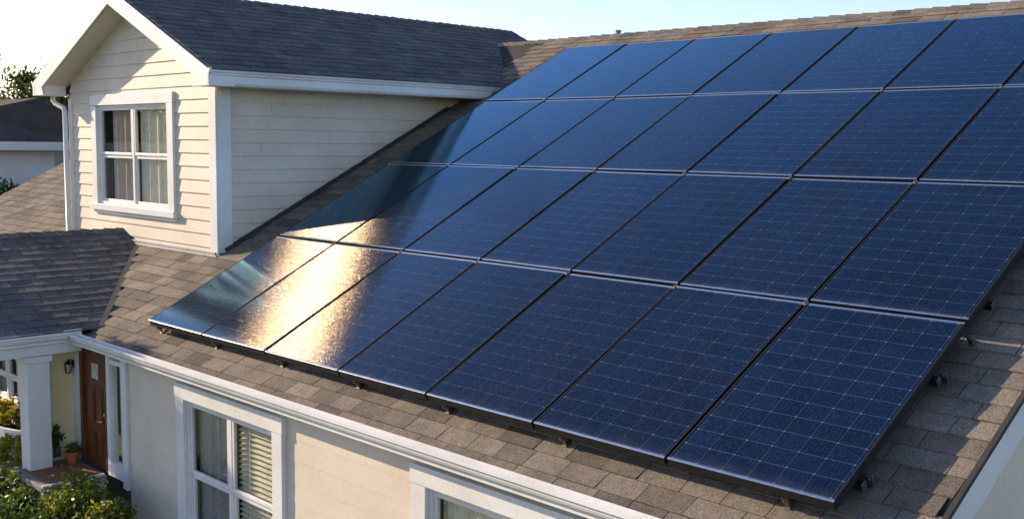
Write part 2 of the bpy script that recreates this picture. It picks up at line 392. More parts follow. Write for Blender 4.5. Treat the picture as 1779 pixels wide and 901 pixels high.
# lap siding -------------------------------------------------------
def siding(to3, z0, z1, span, holes=(), expo=0.15, proud=0.017):
    """to3(u, z, out) -> point. span(z) -> (u0, u1). boards lap with the lower edge proud"""
    b = MB(); z = z0; 
    while z < z1-0.005:
        zt = min(z+expo, z1)
        u0, u1 = span(z); v0, v1 = span(zt)
        segs = [(u0, u1, v0, v1)]
        for (h0, h1, hz0, hz1) in holes:
            if min(zt, hz1)-max(z, hz0) > 0.3*(zt-z):
                ns = []
                for (a0, a1, c0, c1) in segs:
                    if h0 > a0 and h0 < a1: ns.append((a0, h0, c0, h0))
                    if h1 < a1 and h1 > a0: ns.append((h1, a1, h1, c1))
                    if h1 <= a0 or h0 >= a1: ns.append((a0, a1, c0, c1))
                segs = ns
        js = []
        for (a0, a1, c0, c1) in segs:          # butt joints between board lengths
            if a1-a0 > 1.3 and random.random() < 0.75:
                q = a0+(a1-a0)*random.uniform(0.2, 0.8); r_ = min(max(q, c0+0.01), c1-0.01)
                js += [(a0, q-0.0015, c0, r_-0.0015), (q+0.0015, a1, r_+0.0015, c1)]
            else: js.append((a0, a1, c0, c1))
        for (a0, a1, c0, c1) in js:
            if a1-a0 < 0.01: continue
            if c1 < c0: c0 = c1 = (c0+c1)/2
            b.mesh([to3(a0,z,0), to3(a1,z,0), to3(c1,zt,0), to3(c0,zt,0), to3(a0,z,proud), to3(a1,z,proud), to3(c1,zt,0.004), to3(c0,zt,0.004)],
                   [(4,5,6,7),(0,1,5,4),(0,4,7,3),(1,2,6,5),(2,3,7,6)])
        z += expo
    return b

# dormer -----------------------------------------------------------
DX, DW, DY = -2.78, 1.89, 1.28            # centre, half width of wall, front plane
DL, DR = DX-DW, DX+DW                     # -4.67 .. -0.89
EX, EYF = 2.33, 0.98                      # half width at the eaves, front of the roof
DZE, DZR = 2.46, 3.50                     # top of roof at eave and ridge
DSL = (DZR-DZE)/EX
DA = math.atan(DSL); DC, DS = math.cos(DA), math.sin(DA)
def dz(x): return DZR-abs(x-DX)*DSL
GT = lambda z: (DZR-0.20-z)/DSL           # half width of the gable wall at z
WIN = (-3.98, -1.80, 0.82, 2.27)
def span_d(z):
    h = min(DW, max(0.0, GT(z))); return (DX-h, DX+h)
b = siding(lambda u, z, o: Vector((u, DY-o, z)), 0.40, DZR-0.22, span_d, [(WIN[0]+0.1, WIN[1]-0.1, WIN[2]+0.05, WIN[3]-0.05)], 0.148)
fw_ = b.build("dormer_front_wall", CREAM, HOUSE)
b = MB(); b.box(DL, DR, DY+0.004, DY+0.06, 0.42, 0.9); b.box(DL, WIN[0]+0.1, DY+0.004, DY+0.06, 0.9, 2.2); b.box(WIN[1]-0.1, DR, DY+0.004, DY+0.06, 0.9, 2.2)
b.prism([(DL, 0, 2.2), (DR, 0, 2.2), (DX+0.05, 0, DZR-0.25), (DX-0.05, 0, DZR-0.25)], (0, DY+0.004, 0), (0, DY+0.06, 0))
b.build("sheathing", CREAM, fw_)
def span_s(z):
    y1 = (z - HS/CT)/(ST/CT) + 0.03
    return (DY+0.02, max(DY+0.02, y1))
b = siding(lambda u, z, o: Vector((DR+o, u, z)), 0.52, 2.36, span_s, (), 0.148)
b.build("dormer_side_wall", CREAM, HOUSE)
b = MB(); b.box(DL, DL+0.05, DY+0.06, 6.0, 0.4, 2.4); b.build("dormer_far_side_wall", CREAM, HOUSE)
# corner boards
b = MB(); b.box(DR-0.12, DR+0.036, DY-0.032, DY-0.004, 0.47, 2.33); b.box(DR+0.004, DR+0.036, DY-0.003, DY+0.155, 0.50, 2.33)
b.build("corner_board", WHITE, HOUSE, bevel=0.004)
b = MB(); b.box(DL-0.03, DL+0.06, DY-0.03, DY-0.002, 0.42, 2.25)
b.build("corner_board", WHITE, HOUSE, bevel=0.004)
# base board and step flashing
b = MB(); b.box(DL, DR-0.0, DY-0.045, DY-0.018, 0.43, 0.51); b.box(-3.25, DR+0.045, DY-0.06, DY-0.05, 0.39, 0.475)
b.build("base_flashing", FLASH, HOUSE, bevel=0.003)
b = MB()
s_a = DY/CT
while s_a < 5.0:
    b.hexa([RP(DR+0.03, s_a, HS+0.012), RP(DR+0.075, s_a, HS+0.012), RP(DR+0.075, s_a+0.2, HS+0.012), RP(DR+0.03, s_a+0.2, HS+0.012)],
           [RP(DR+0.03, s_a, HS+0.05), RP(DR+0.075, s_a, HS+0.022), RP(DR+0.075, s_a+0.2, HS+0.016), RP(DR+0.03, s_a+0.2, HS+0.045)])
    s_a += 0.19
b.build("step_flashing", DARKFLASH, HOUSE)
# roof
sl_len = EX/DC
YB = 7.6
def keep_dorm(a, s):
    y = EYF+a; x = DX+EX-s*DC; return dz(x) > roofz(y)-0.06 if y < YR else True
f = shingle_field(Vector((DX+EX, EYF, DZE)), Vector((0, 1, 0)), Vector((-DC, 0, DS)), YB-EYF, -0.03, sl_len-0.015, keep_dorm, 0.15, 0.24, 0.012)
dorm_roof = f.build("dormer_roof", SH_DORM, HOUSE)
f = shingle_field(Vector((DX-EX, EYF, DZE)), Vector((0, 1, 0)), Vector((DC, 0, DS)), YB-EYF, -0.03, sl_len-0.015, keep_dorm, 0.15, 0.24, 0.012)
f.build("dormer_roof", SH_DORM, HOUSE)
b = MB()
for sg in (1, -1):
    pr = [(DX+sg*(EX-0.02), 0, DZE-0.003), (DX, 0, DZR-0.003+0.008), (DX, 0, DZR-0.05), (DX+sg*(EX-0.02), 0, DZE-0.06)]
    b.prism(pr, (0, EYF+0.012, 0), (0, YB, 0))
b.build("roof_deck", DECK, dorm_roof)
c = ridge_caps(Vector((DX, EYF-0.01, DZR+0.004)), Vector((0, 1, 0)), YB-EYF, Vector((DC, 0, -DS)), Vector((-DC, 0, -DS)))
c.build("ridge_cap", SH_DORM, dorm_roof)
# rake boards with returns, soffits
for sg in (1, -1):
    b = MB()
    x_e = DX+sg*EX; zt = DZE-0.012; d_ = 0.165
    pr = [(x_e, 0, zt), (DX, 0, DZR-0.012), (DX, 0, DZR-0.012-d_-0.03), (x_e-sg*0.30, 0, zt+0.30*DSL-d_-0.03), (x_e-sg*0.36, 0, zt-0.165), (x_e, 0, zt-0.165)]
    b.prism(pr, (0, EYF-0.028, 0), (0, EYF, 0))
    b.build("rake_board", WHITE, HOUSE, bevel=0.004)
    b = MB()
    pr = [(x_e-sg*0.05, 0, DZE-0.21+0.05), (DX, 0, DZR-0.21), (DX, 0, DZR-0.225), (x_e-sg*0.05, 0, DZE-0.225+0.05)]
    b.prism(pr, (0, EYF+0.004, 0), (0, DY+0.01, 0))
    b.build("soffit", SOFFIT, HOUSE)
    # boxed eave return and eave soffit
    b = MB(); x_w = DX+sg*(DW+0.04)
    lo, hi = sorted((x_e-sg*0.34, x_e-sg*0.01)); b.box(lo, hi, EYF+0.002, DY-0.022, DZE-0.176, DZE-0.04+0.0)
    b.build("eave_return", WHITE, HOUSE, bevel=0.003)
    b = MB(); lo, hi = sorted((x_w, x_e-sg*0.03)); b.box(lo, hi, DY-0.02, 5.3, DZE-0.172, DZE-0.158)
    b.build("soffit", SOFFIT, HOUSE)
    # fascia with moulded gutter
    b = MB(); x0 = x_e-sg*0.025
    pr = [(0, -0.165), (0.045, -0.165), (0.055, -0.145), (0.055, -0.075), (0.07, -0.06), (0.07, -0.05), (0.085, -0.03), (0.085, 0.004), (0.072, 0.004), (0.07, -0.02), (0, -0.02)]
    b.prism([(x0+sg*(q[0]-0.045), 0, DZE+q[1]) for q in pr], (0, EYF-0.03, 0), (0, 5.22, 0))
    b.build("gutter", WHITE, HOUSE)
# dormer downspout on the far corner
b = MB()
b.tube([(DL-0.30, DY-0.12, 2.29), (DL-0.30, DY-0.12, 2.23), (DL-0.26, DY-0.11, 2.19), (DL-0.08, DY-0.075, 2.13), (DL-0.045, DY-0.07, 2.08), (DL-0.045, DY-0.07, 0.50), (DL-0.045, DY-0.12, 0.44)], 0.031, 12)
b.build("downspout", WHITE, HOUSE, smooth=True)
# valley strip where the dormer roof meets the main roof
b = MB(); P0 = Vector((DX+EX, (DZE-HS/CT)/(ST/CT), DZE)); zz = roofz(YR); P1 = Vector((DX+(DZR-zz)/DSL, YR, zz))
dv = (P1-P0).normalized(); u_ = Vector((0, 0, 0.012))
b.hexa([P0+Vector((-0.035,-0.0,-0.01)), P0+Vector((0.035,0.0,-0.01)), P1+Vector((0.035,0,-0.01)), P1+Vector((-0.035,0,-0.01))],
       [P0+u_+Vector((-0.035,0,0)), P0+u_+Vector((0.035,0,0)), P1+u_+Vector((0.035,0,0)), P1+u_+Vector((-0.035,0,0))])
b.build("valley_flashing", DARKFLASH, dorm_roof)

# windows ------------------------------------------------------------
def window(name, x0, x1, z0, z1, y, head=0.13, side=0.13, sill=0.09, cover=('curtain', 'curtain'), depth=0.5, mid=0.5, label=None, rail=0.5):
    """double window in a wall facing -Y"""
    fr = MB()                                             # frame: jambs, mullion
    gx0, gx1, gz0, gz1 = x0+side, x1-side, z0+sill, z1-head
    for bx in ((gx0, gx0+0.03, gz0, gz1), (gx1-0.03, gx1, gz0, gz1)): fr.box(bx[0], bx[1], y-0.012, y+0.05, bx[2], bx[3])
    fr.box(gx0+0.03, gx1-0.03, y-0.012, y+0.05, gz1-0.03, gz1); fr.box(gx0+0.03, gx1-0.03, y-0.012, y+0.05, gz0, gz0+0.03)
    xm = gx0+(gx1-gx0)*mid; fr.box(xm-0.025, xm+0.025, y+0.0, y+0.05, gz0+0.03, gz1-0.03)
    root = fr.build(name, WHITE, HOUSE, bevel=0.003)
    c = MB(); c.box(x0, x0+side-0.002, y-0.045, y+0.002, gz0, gz1); c.box(x1-side+0.002, x1, y-0.045, y+0.002, gz0, gz1)
    c.box(x0-0.012, x1+0.012, y-0.05, y+0.002, gz1+0.002, z1); c.box(x0-0.03, x1+0.03, y-0.07, y+0.002, z0+0.01, gz0-0.002)
    c.box(x0, x1, y-0.04, y+0.002, z0-0.03, z0+0.008)
    c.build("casing", WHITE, root, bevel=0.004)
    zr_ = gz0+(gz1-gz0)*rail
    for (a0, a1), cv in zip(((gx0+0.03, xm-0.025), (xm+0.025, gx1-0.03)), cover):
        for (c0, c1, yy) in ((zr_+0.004, gz1-0.03, y+0.004), (gz0+0.03, zr_-0.004, y+0.016)):
            sa = MB(); w = 0.032
            sa.box(a0, a0+w, yy, yy+0.03, c0, c1); sa.box(a1-w, a1, yy, yy+0.03, c0, c1)
            sa.box(a0+w, a1-w, yy, yy+0.03, c0, c0+w); sa.box(a0+w, a1-w, yy, yy+0.03, c1-w, c1)
            sa.build("sash", WHITE, root, bevel=0.003)
            pn = MB(); pn.face([(a0+w-0.004, yy+0.014, c0+w-0.004), (a1-w+0.004, yy+0.014, c0+w-0.004), (a1-w+0.004, yy+0.014, c1-w+0.004), (a0+w-0.004, yy+0.014, c1-w+0.004)])
            pn.build("pane", GLASS, root, fix=False)
        if cv in ('curtain', 'grey', 'brown'):
            cu = MB(); n = 60; yb = y+0.085; vs = []
            wfrac = 0.8 if cv == 'brown' else 1.0
            for i in range(n+1):
                u = a0+(a1-a0)*(1-wfrac) + (a1-a0)*wfrac*i/n 
                for zc in (gz0, gz1): vs.append((u, yb+0.013*math.sin(i*0.9)+0.007*math.sin(i*2.3+1)+0.010*math.sin(i*.31), zc))
            cu.mesh(vs, [(2*i, 2*i+2, 2*i+3, 2*i+1) for i in range(n)])
            cu.build("curtain", {'curtain': CURTAIN, 'grey': CURTAIN_G, 'brown': CURTAIN_B}[cv], root, smooth=True)
        else:
            bl = MB(); z = gz0+0.05
            while z < gz1-0.03:
                bl.hexa([(a0+0.02,y+0.055,z-0.012),(a1-0.02,y+0.055,z-0.012),(a1-0.02,y+0.095,z+0.010),(a0+0.02,y+0.095,z+0.010)],
                        [(a0+0.02,y+0.055,z-0.010),(a1-0.02,y+0.055,z-0.010),(a1-0.02,y+0.095,z+0.012),(a0+0.02,y+0.095,z+0.012)]); z += 0.045
            for q in (0.3, 0.7): bl.box(a0+(a1-a0)*q, a0+(a1-a0)*q+0.004, y+0.05, y+0.053, gz0+0.03, gz1-0.02)
            bl.build("blind", BLIND, root)
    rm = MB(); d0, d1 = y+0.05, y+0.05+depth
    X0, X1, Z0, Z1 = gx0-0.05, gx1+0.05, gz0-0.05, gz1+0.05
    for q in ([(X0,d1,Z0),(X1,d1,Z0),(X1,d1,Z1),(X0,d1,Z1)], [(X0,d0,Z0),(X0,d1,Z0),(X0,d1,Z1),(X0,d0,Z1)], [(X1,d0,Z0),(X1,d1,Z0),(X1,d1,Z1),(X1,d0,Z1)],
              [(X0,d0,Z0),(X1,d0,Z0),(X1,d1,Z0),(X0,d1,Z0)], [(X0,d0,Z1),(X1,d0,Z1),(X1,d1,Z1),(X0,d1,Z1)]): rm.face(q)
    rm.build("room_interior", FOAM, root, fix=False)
    return root
window("dormer_window", WIN[0], WIN[1], WIN[2], WIN[3], DY, 0.13, 0.15, 0.09, ('brown', 'curtain'))  # pale right curtain stands in for the bright reflection in that sash

# main front wall ------------------------------------------------------
WY = -0.20; ZB, ZT = -1.86, -0.27
W1 = (1.02, 2.72, -1.88, -0.385); W2 = (4.29, 5.99, -1.88, -0.385)
DOORX = (-0.99, -0.47); SIDEX = (-0.42, 0.0)
holes = [(W1[0]+0.1, W1[1]-0.1, -1.9, W1[3]-0.08), (W2[0]+0.1, W2[1]-0.1, -1.9, W2[3]-0.08)]
b = siding(lambda u, z, o: Vector((u, WY-o, z)), ZB, ZT, lambda z: (0.02, 7.47), holes, 0.165, 0.006)
wall = b.build("front_wall", CREAM, HOUSE)
b = MB()
for x0, x1 in ((0.02, W1[0]+0.1), (W1[1]-0.1, W2[0]+0.1), (W2[1]-0.1, 7.47)): b.box(x0, x1, WY+0.003, WY+0.06, ZB, ZT)
for x0, x1 in ((W1[0]+0.1, W1[1]-0.1), (W2[0]+0.1, W2[1]-0.1)): b.box(x0, x1, WY+0.003, WY+0.06, W1[3]-0.07, ZT)
b.build("sheathing", CREAM, wall)
b = MB(); b.box(0.02, 7.47, WY-0.03, WY+0.05, -1.95, ZB); b.build("foundation", CONC, HOUSE)
window("double_window", W1[0], W1[1], W1[2], W1[3], WY, 0.135, 0.145, 0.06, ('grey', 'blind'), rail=0.49)
window("double_window", W2[0], W2[1], W2[2], W2[3], WY, 0.135, 0.145, 0.06, ('curtain', 'grey'), rail=0.49)
# gable end wall on the right and rear wall
def span_g(z):
    y0 = max(WY, (z+0.22)/(ST/CT)) if z > -0.3 else WY
    return (y0, 2*YR-y0)
b = siding(lambda u, z, o: Vector((7.47+o, u, z)), ZB, 2.95, span_g, (), 0.165)
b.build("gable_wall", CREAM, HOUSE)
b = MB(); b.box(XL+0.15, 7.46, 13.2, 13.4, -1.9, -0.4); b.build("rear_wall", CREAM, HOUSE)
b = MB(); b.box(7.35, 7.51, WY-0.035, WY-0.002, ZB, ZT); b.box(7.488, 7.52, WY, WY+0.12, ZB, ZT)
b.build("corner_board", WHITE, HOUSE, bevel=0.004)
# right rake board, soffit under it
b = MB()
def rk(h0, h1, x0, x1, s0, s1):
    b.hexa([RP(x0,s0,h0), RP(x1,s0,h0), RP(x1,s1,h0), RP(x0,s1,h0)], [RP(x0,s0,h1), RP(x1,s0,h1), RP(x1,s1,h1), RP(x0,s1,h1)])
rk(HS-0.20, HS-0.012, XR-0.004, XR+0.022, S0+0.04, SRM+0.02)
b.build("rake_board", WHITE, HOUSE, bevel=0.003)
b = MB(); rk(HS-0.012, HS+0.016, XR+0.001, XR+0.028, S0, SRM); b.build("drip_edge", DARKFLASH, HOUSE)
b = MB(); rk(HS-0.19, HS-0.175, 7.486, XR-0.006, S0+0.05, SRM); b.build("soffit", SOFFIT, HOUSE)
b = MB(); rk(HS-0.17, HS-0.012, XL-0.03, XL, 1.0, SRM); b.build("rake_board", WHITE, HOUSE)
# main eave: fascia and moulded gutter
b = MB(); b.box(-0.94, XR-0.01, -0.262, -0.242, -0.40+0.1, -0.335+0.1); b.build("fascia", WHITE, HOUSE)
GY, GZ = -0.275, -0.300                     # back edge of the gutter, top
prof = [(0.0, 0.0), (0.0, -0.105), (-0.055, -0.105), (-0.066, -0.098), (-0.066, -0.078), (-0.074, -0.070), (-0.090, -0.055), (-0.098, -0.036), (-0.098, -0.026), (-0.112, -0.014), (-0.112, 0.004), (-0.098, 0.004), (-0.094, -0.012), (-0.055, -0.085), (-0.01, -0.085), (-0.008, 0.0)]
b = MB(); b.prism([(0, GY+q[0], GZ+0.085+q[1]) for q in prof], (-0.90, 0, 0), (XR+0.02, 0, 0))
gut = b.build("gutter", WHITE, HOUSE)
b = MB(); b.prism([(0, GY+q[0], GZ+0.085+q[1]) for q in prof[:13]], (-0.925, 0, 0), (-0.901, 0, 0)); b.build("end_cap", WHITE, gut)
b = MB(); b.box(-0.9, XR, WY-0.055, WY-0.004, -0.34, -0.285); b.build("frieze_board", WHITE, HOUSE, bevel=0.003)

# porch ------------------------------------------------------------------
PYF = -1.22
def keep_porch(a, s):
    y = PYF+a; x = PEX-s*PC; return roofz(y) < PZ(x)+0.05
PA = math.atan2(PRZ-PEZ, PEX-PRX); PC, PS = math.cos(PA), math.sin(PA)
plen = (PEX-PRX)/PC
f = shingle_field(Vector((PEX, PYF, PEZ)), Vector((0, 1, 0)), Vector((-PC, 0, PS)), 3.2, -0.02, plen-0.01, keep_porch, 0.15, 0.2, 0.011)
proof = f.build("porch_roof", SH_DORM, HOUSE)
b = MB()
xl = -4.45
b.prism([(PEX-0.02, 0, PEZ-0.004), (PRX, 0, PRZ-0.004), (xl, 0, PEZ-0.004), (xl, 0, PEZ-0.05), (PRX, 0, PRZ-0.05), (PEX-0.02, 0, PEZ-0.05)], (0, PYF+0.01, 0), (0, 0.1, 0))
b.build("roof_deck", DECK, proof)
b = MB()   # the far slope of the porch roof and the upper wedge running back into the main roof
yv = (PRZ-HS/CT)/(ST/CT)
b.hexa([(PRX,PYF,PRZ-0.04),(PRX,yv,PRZ-0.04),(xl,yv,PEZ-0.04),(xl,PYF,PEZ-0.04)], [(PRX,PYF,PRZ),(PRX,yv,PRZ),(xl,yv,PEZ),(xl,PYF,PEZ)])
b.build("far_slope", SH_DORM, proof)
b = MB(); yv0 = (PEZ-HS/CT)/(ST/CT)
A = [Vector((PEX-0.02, PYF+0.02, PEZ-0.006)), Vector((PEX-0.02, yv0-0.0, PEZ-0.006)), Vector((PRX, yv, PRZ-0.006)), Vector((PRX, PYF+0.02, PRZ-0.006))]
b.hexa([q-Vector((0, 0, 0.03)) for q in A], A); b.build("near_slope_deck", DECK, proof)
b = MB(); P0 = Vector((PEX+0.03, yv0-0.01, PEZ+0.012)); P1 = Vector((PRX, yv+0.01, PRZ+0.012)); q_ = Vector((0.022, 0.022, 0)); u_ = Vector((0, 0, 0.008))
b.hexa([P0-q_, P0+q_, P1+q_, P1-q_], [P0-q_+u_, P0+q_+u_, P1+q_+u_, P1-q_+u_]); b.build("valley_flashing", DARKFLASH, proof)
c = ridge_caps(Vector((PRX, PYF, PRZ+0.004)), Vector((0, 1, 0)), yv-PYF, Vector((PC, 0, -PS)), Vector((-PC, 0, -PS)))
c.build("ridge_cap", SH_DORM, proof)
b = MB(); b.prism([(PEX-0.03+q[0]*-1, 0, PEZ-0.004+q[1]) for q in prof], (0, PYF, 0), (0, -0.385, 0)); b.build("gutter", WHITE, HOUSE)
b = MB(); b.box(-1.10, -0.985, PYF+0.02, WY-0.02, -0.405, -0.20); b.box(-1.125, -0.965, PYF+0.01, WY-0.02, -0.245, -0.20+0.02)
b.build("porch_beam", WHITE, HOUSE, bevel=0.004)
b = MB(); b.box(xl+0.1, -1.13, PYF+0.05, WY-0.02, -0.27, -0.25); b.build("porch_ceiling", SOFFIT, HOUSE)
b = MB(); b.prism([(xl+0.05, 0, PEZ-0.06), (PEX-0.05, 0, PEZ-0.06), (PRX, 0, PRZ-0.06)], (0, PYF+0.03, 0), (0, PYF+0.08, 0)); b.build("porch_gable", CREAM, HOUSE)
# column
b = MB(); b.box(-1.205, -0.985, -0.765, -0.545, -1.92, -0.47); 
col_ = b.build("porch_column", WHITE, HOUSE, bevel=0.006)
b = MB(); b.box(-1.225, -0.966, -0.788, -0.522, -0.47, -0.41); b.build("capital", WHITE, col_, bevel=0.005)
b = MB(); b.box(-1.23, -0.965, -0.79, -0.52, -1.92, -1.75); b.build("base", WHITE, col_, bevel=0.005)
# wing with its window
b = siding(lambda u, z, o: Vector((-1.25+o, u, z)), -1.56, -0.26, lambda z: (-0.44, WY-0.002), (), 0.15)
b.build("wing_side_wall", CREAM_BOUNCE, HOUSE)
WW = (-2.95, -1.95, -1.22, -0.52)
b = siding(lambda u, z, o: Vector((u, -0.44-o, z)), -1.88, -0.26, lambda z: (-5.4, -1.252), [(WW[0]+0.06, WW[1]-0.06, WW[2], WW[3])], 0.15)
b.build("wing_front_wall", CREAM, HOUSE)
b = MB(); b.box(-1.30, -1.236, -0.475, -0.442, -1.9, -0.26); b.build("corner_board", WHITE, HOUSE, bevel=0.003)
window("wing_window", WW[0], WW[1], WW[2], WW[3], -0.44, 0.07, 0.07, 0.07, ('grey', 'curtain'))
# entrance: door, side light, panels round them
DZ0, DZ1 = -1.545, -0.345
b = MB(); b.box(-1.245, -1.12, WY-0.02, WY+0.03, -1.56, ZT)
b.build("corner_board", WHITE, HOUSE, bevel=0.003)
b = MB(); b.box(-1.118, DOORX[0]-0.055, WY+0.004, WY+0.03, -1.56, ZT); b.box(DOORX[0]-0.055, 0.0, WY+0.02, WY+0.05, DZ1+0.05, ZT); b.build("entry_wall", CREAM, HOUSE)
b = MB(); b.box(DOORX[0]-0.05, DOORX[0], WY-0.03, WY+0.05, DZ0, DZ1+0.05); b.box(DOORX[1], DOORX[1]+0.045, WY-0.03, WY+0.05, DZ0, DZ1+0.05); b.box(DOORX[0], DOORX[1], WY-0.03, WY+0.05, DZ1, DZ1+0.05)
b.build("door_frame", WOOD, HOUSE, bevel=0.003)
d = MB(); d.box(DOORX[0]+0.002, DOORX[1]-0.002, WY+0.006, WY+0.04, DZ0, DZ1-0.002)
xw = (DOORX[1]-DOORX[0])
for (u0, u1, w0, w1) in ((0.14, 0.46, 0.07, 0.30), (0.54, 0.86, 0.07, 0.30), (0.14, 0.46, 0.36, 0.66), (0.54, 0.86, 0.36, 0.66)):
    x0, x1 = DOORX[0]+xw*u0, DOORX[0]+xw*u1; z0, z1 = DZ0+(DZ1-DZ0)*w0, DZ0+(DZ1-DZ0)*w1
    d.box(x0, x1, WY-0.004, WY+0.005, z0, z1); d.box(x0+0.025, x1-0.025, WY-0.012, WY-0.0045, z0+0.025, z1-0.025)
door = d.build("door", WOOD, HOUSE, bevel=0.003)
b = MB(); b.box(DOORX[0]+xw*0.36, DOORX[0]+xw*0.64, WY-0.006, WY+0.004, DZ0+1.2*0.74, DZ0+1.2*0.87); b.build("door_light", FROST, door, bevel=0.003)
b = MB(); xh = DOORX[1]-0.05; b.tube([(xh, WY+0.004, -1.05), (xh, WY-0.05, -1.05), (xh-0.09, WY-0.055, -1.055)], 0.012, 10); b.lathe((xh, WY-0.002, -0.99), [(0.0, -0.02), (0.018, -0.015), (0.018, 0.015), (0.0, 0.02)], 12); b.build("handle", BRASS, door, smooth=True)
b = MB(); b.box(SIDEX[0], SIDEX[0]+0.075, WY-0.03, WY+0.05, -1.56, ZT); b.box(SIDEX[1]-0.085, SIDEX[1]+0.02, WY-0.034, WY+0.05, -1.62, ZT)
b.box(SIDEX[0]+0.075, SIDEX[1]-0.085, WY-0.026, WY+0.05, -0.44, -0.395); b.box(SIDEX[0]+0.075, SIDEX[1]-0.085, WY-0.026, WY+0.05, -1.56, -1.42)
sld = b.build("sidelight", WHITE, HOUSE, bevel=0.003)
b = MB(); b.face([(SIDEX[0]+0.07, WY+0.01, -1.42), (SIDEX[1]-0.08, WY+0.01, -1.42), (SIDEX[1]-0.08, WY+0.01, -0.44), (SIDEX[0]+0.07, WY+0.01, -0.44)]); b.build("pane", GLASS, sld, fix=False)
b = MB(); b.box(SIDEX[0]+0.07, SIDEX[1]-0.08, WY+0.02, WY+0.03, -0.395, ZT); b.build("upper_panel", CREAM, sld)
b = MB(); n = 30; vs = []
for i in range(n+1):
    for zc in (-1.44, -0.42): vs.append((SIDEX[0]+0.07+0.27*i/n, WY+0.08+0.012*math.sin(i*1.1), zc))
b.mesh(vs, [(2*i, 2*i+2, 2*i+3, 2*i+1) for i in range(n)]); b.build("curtain", CURTAIN, sld, smooth=True)
# floor and the white skirt of pickets under its edge
b = MB(); b.box(-1.95, -0.42, -0.86, WY-0.045, -1.62, -1.56); b.build("porch_floor", CONC, HOUSE, bevel=0.006)
b = MB(); b.box(-0.47, -0.435, -0.86, WY-0.06, -1.68, -1.545)
y = -0.84
while y < WY-0.08:
    b.box(-0.462, -0.442, y, y+0.035, -1.9, -1.66); y += 0.062
b.box(-0.468, -0.436, -0.86, WY-0.06, -1.86, -1.82)
b.build("porch_skirt", WHITE, HOUSE, bevel=0.003)

# ------------------------------------------------------------------ solar panels
PWX, PWY = 1.03, 1.647
GAPX, GAPY = 0.022, 0.034
def make_panel():
    root = empty("solar_panel", (0, 0, 0), "", "solar panel", "solar panels of the roof array")
    w, l = PWX-GAPX, PWY-GAPY
    fr = MB(); lip = 0.013; dpt = 0.058
    # local: x across, y up the slope, z out of the glass
    for (x0, x1, y0, y1) in ((0, w, 0, lip+.004), (0, w, l-lip-.004, l), (0, lip-.004, lip+.004, l-lip-.004), (w-lip+.004, w, lip+.004, l-lip-.004)):
        fr.box(x0, x1, y0, y1, -0.004, 0.0, 0 if x1-x0 > 0.5 else 1)
        fr.box(x0+0.0006, x1-0.0006, y0+0.0006, y1-0.0006, -dpt, -0.0042, 1)
    fr.build("frame", [ALU_F, BLACKM], root, bevel=0.0015)
    me = bpy.data.meshes.new("cell_glass")
    e = lip-0.002
    me.from_pydata([(e,e,-0.0025),(w-e,e,-0.0025),(w-e,l-e,-0.0025),(e,l-e,-0.0025)], [], [(0,1,2,3)])
    uv = me.uv_layers.new(name="cells"); mg = 0.10
    for i, q in enumerate(((-mg,-mg),(6+mg,-mg),(6+mg,12+mg),(-mg,12+mg))): uv.data[i].uv = q
    me.materials.append(PV)
    o = bpy.data.objects.new("cell_glass", me); COL.objects.link(o); o.parent = root
    bk = MB(); bk.box(lip, w-lip, lip, l-lip, -0.03, -0.012); bk.build("backsheet", BLACKM, root)
    return root
ALU_F = plain("frame_lip_aluminium", (0.62, 0.64, 0.68), 0.28, 1.0, 0.15, 25)
proto = make_panel()
ORD = ["leftmost", "second from the left", "third from the left", "middle", "third from the right", "second from the right", "rightmost"]
ROWN = ["lowest row, next to the gutter", "second row up from the gutter", "second row down from the ridge", "highest row, just below the ridge"]
for j in range(4):
    for i in range(7):
        if i == 0 and j == 0: o = proto
        else:
            o = proto.copy(); COL.objects.link(o)
            for ch in proto.children:
                c = ch.copy(); COL.objects.link(c); c.parent = o
        o.location = RP(i*PWX+GAPX/2, j*PWY+GAPY/2, random.uniform(-0.002, 0.002))
        o.rotation_euler = (TH+random.uniform(-0.004, 0.004), random.uniform(-0.004, 0.004), 0)
        o["label"] = "blue solar panel, %s in the %s" % (ORD[i], ROWN[j])
# rails
def inst(o, loc, label):
    r = o.copy(); COL.objects.link(r); r.location = loc; r["label"] = label
    for ch in o.children:
        c = ch.copy(); COL.objects.link(c); c.parent = r
        for g_ in ch.children:
            d_ = g_.copy(); COL.objects.link(d_); d_.parent = c
    return r
RAILN = ["nearest the gutter", "second up from the gutter", "third up from the gutter", "fourth up from the gutter", "fourth down from the ridge", "third down from the ridge", "second down from the ridge", "nearest the ridge"]
rails = [0.27, 1.18, 1.96, 2.95, 3.62, 4.6, 5.27, 6.25]
b = MB(); b.box(0.06, 7.215, -0.02, 0.02, -0.115, -0.073); b.box(0.06, 7.215, -0.006, 0.006, -0.0725, -0.071)
rl = b.build("mounting_rail", BLACKM, None, bevel=0.002)
ec = MB(); ec.box(7.2155, 7.222, -0.021, 0.021, -0.116, -0.072)
ec.build("end_cap", STEEL, rl, bevel=0.002)
rl.rotation_euler = (TH, 0, 0); rl.location = RP(0, rails[0], 0)
tag(rl, "black mounting rail under the solar panels, %s" % RAILN[0], "rail", "rails under the solar array")
for k in range(1, 8): inst(rl, RP(0, rails[k], 0), "black mounting rail under the solar panels, %s" % RAILN[k])
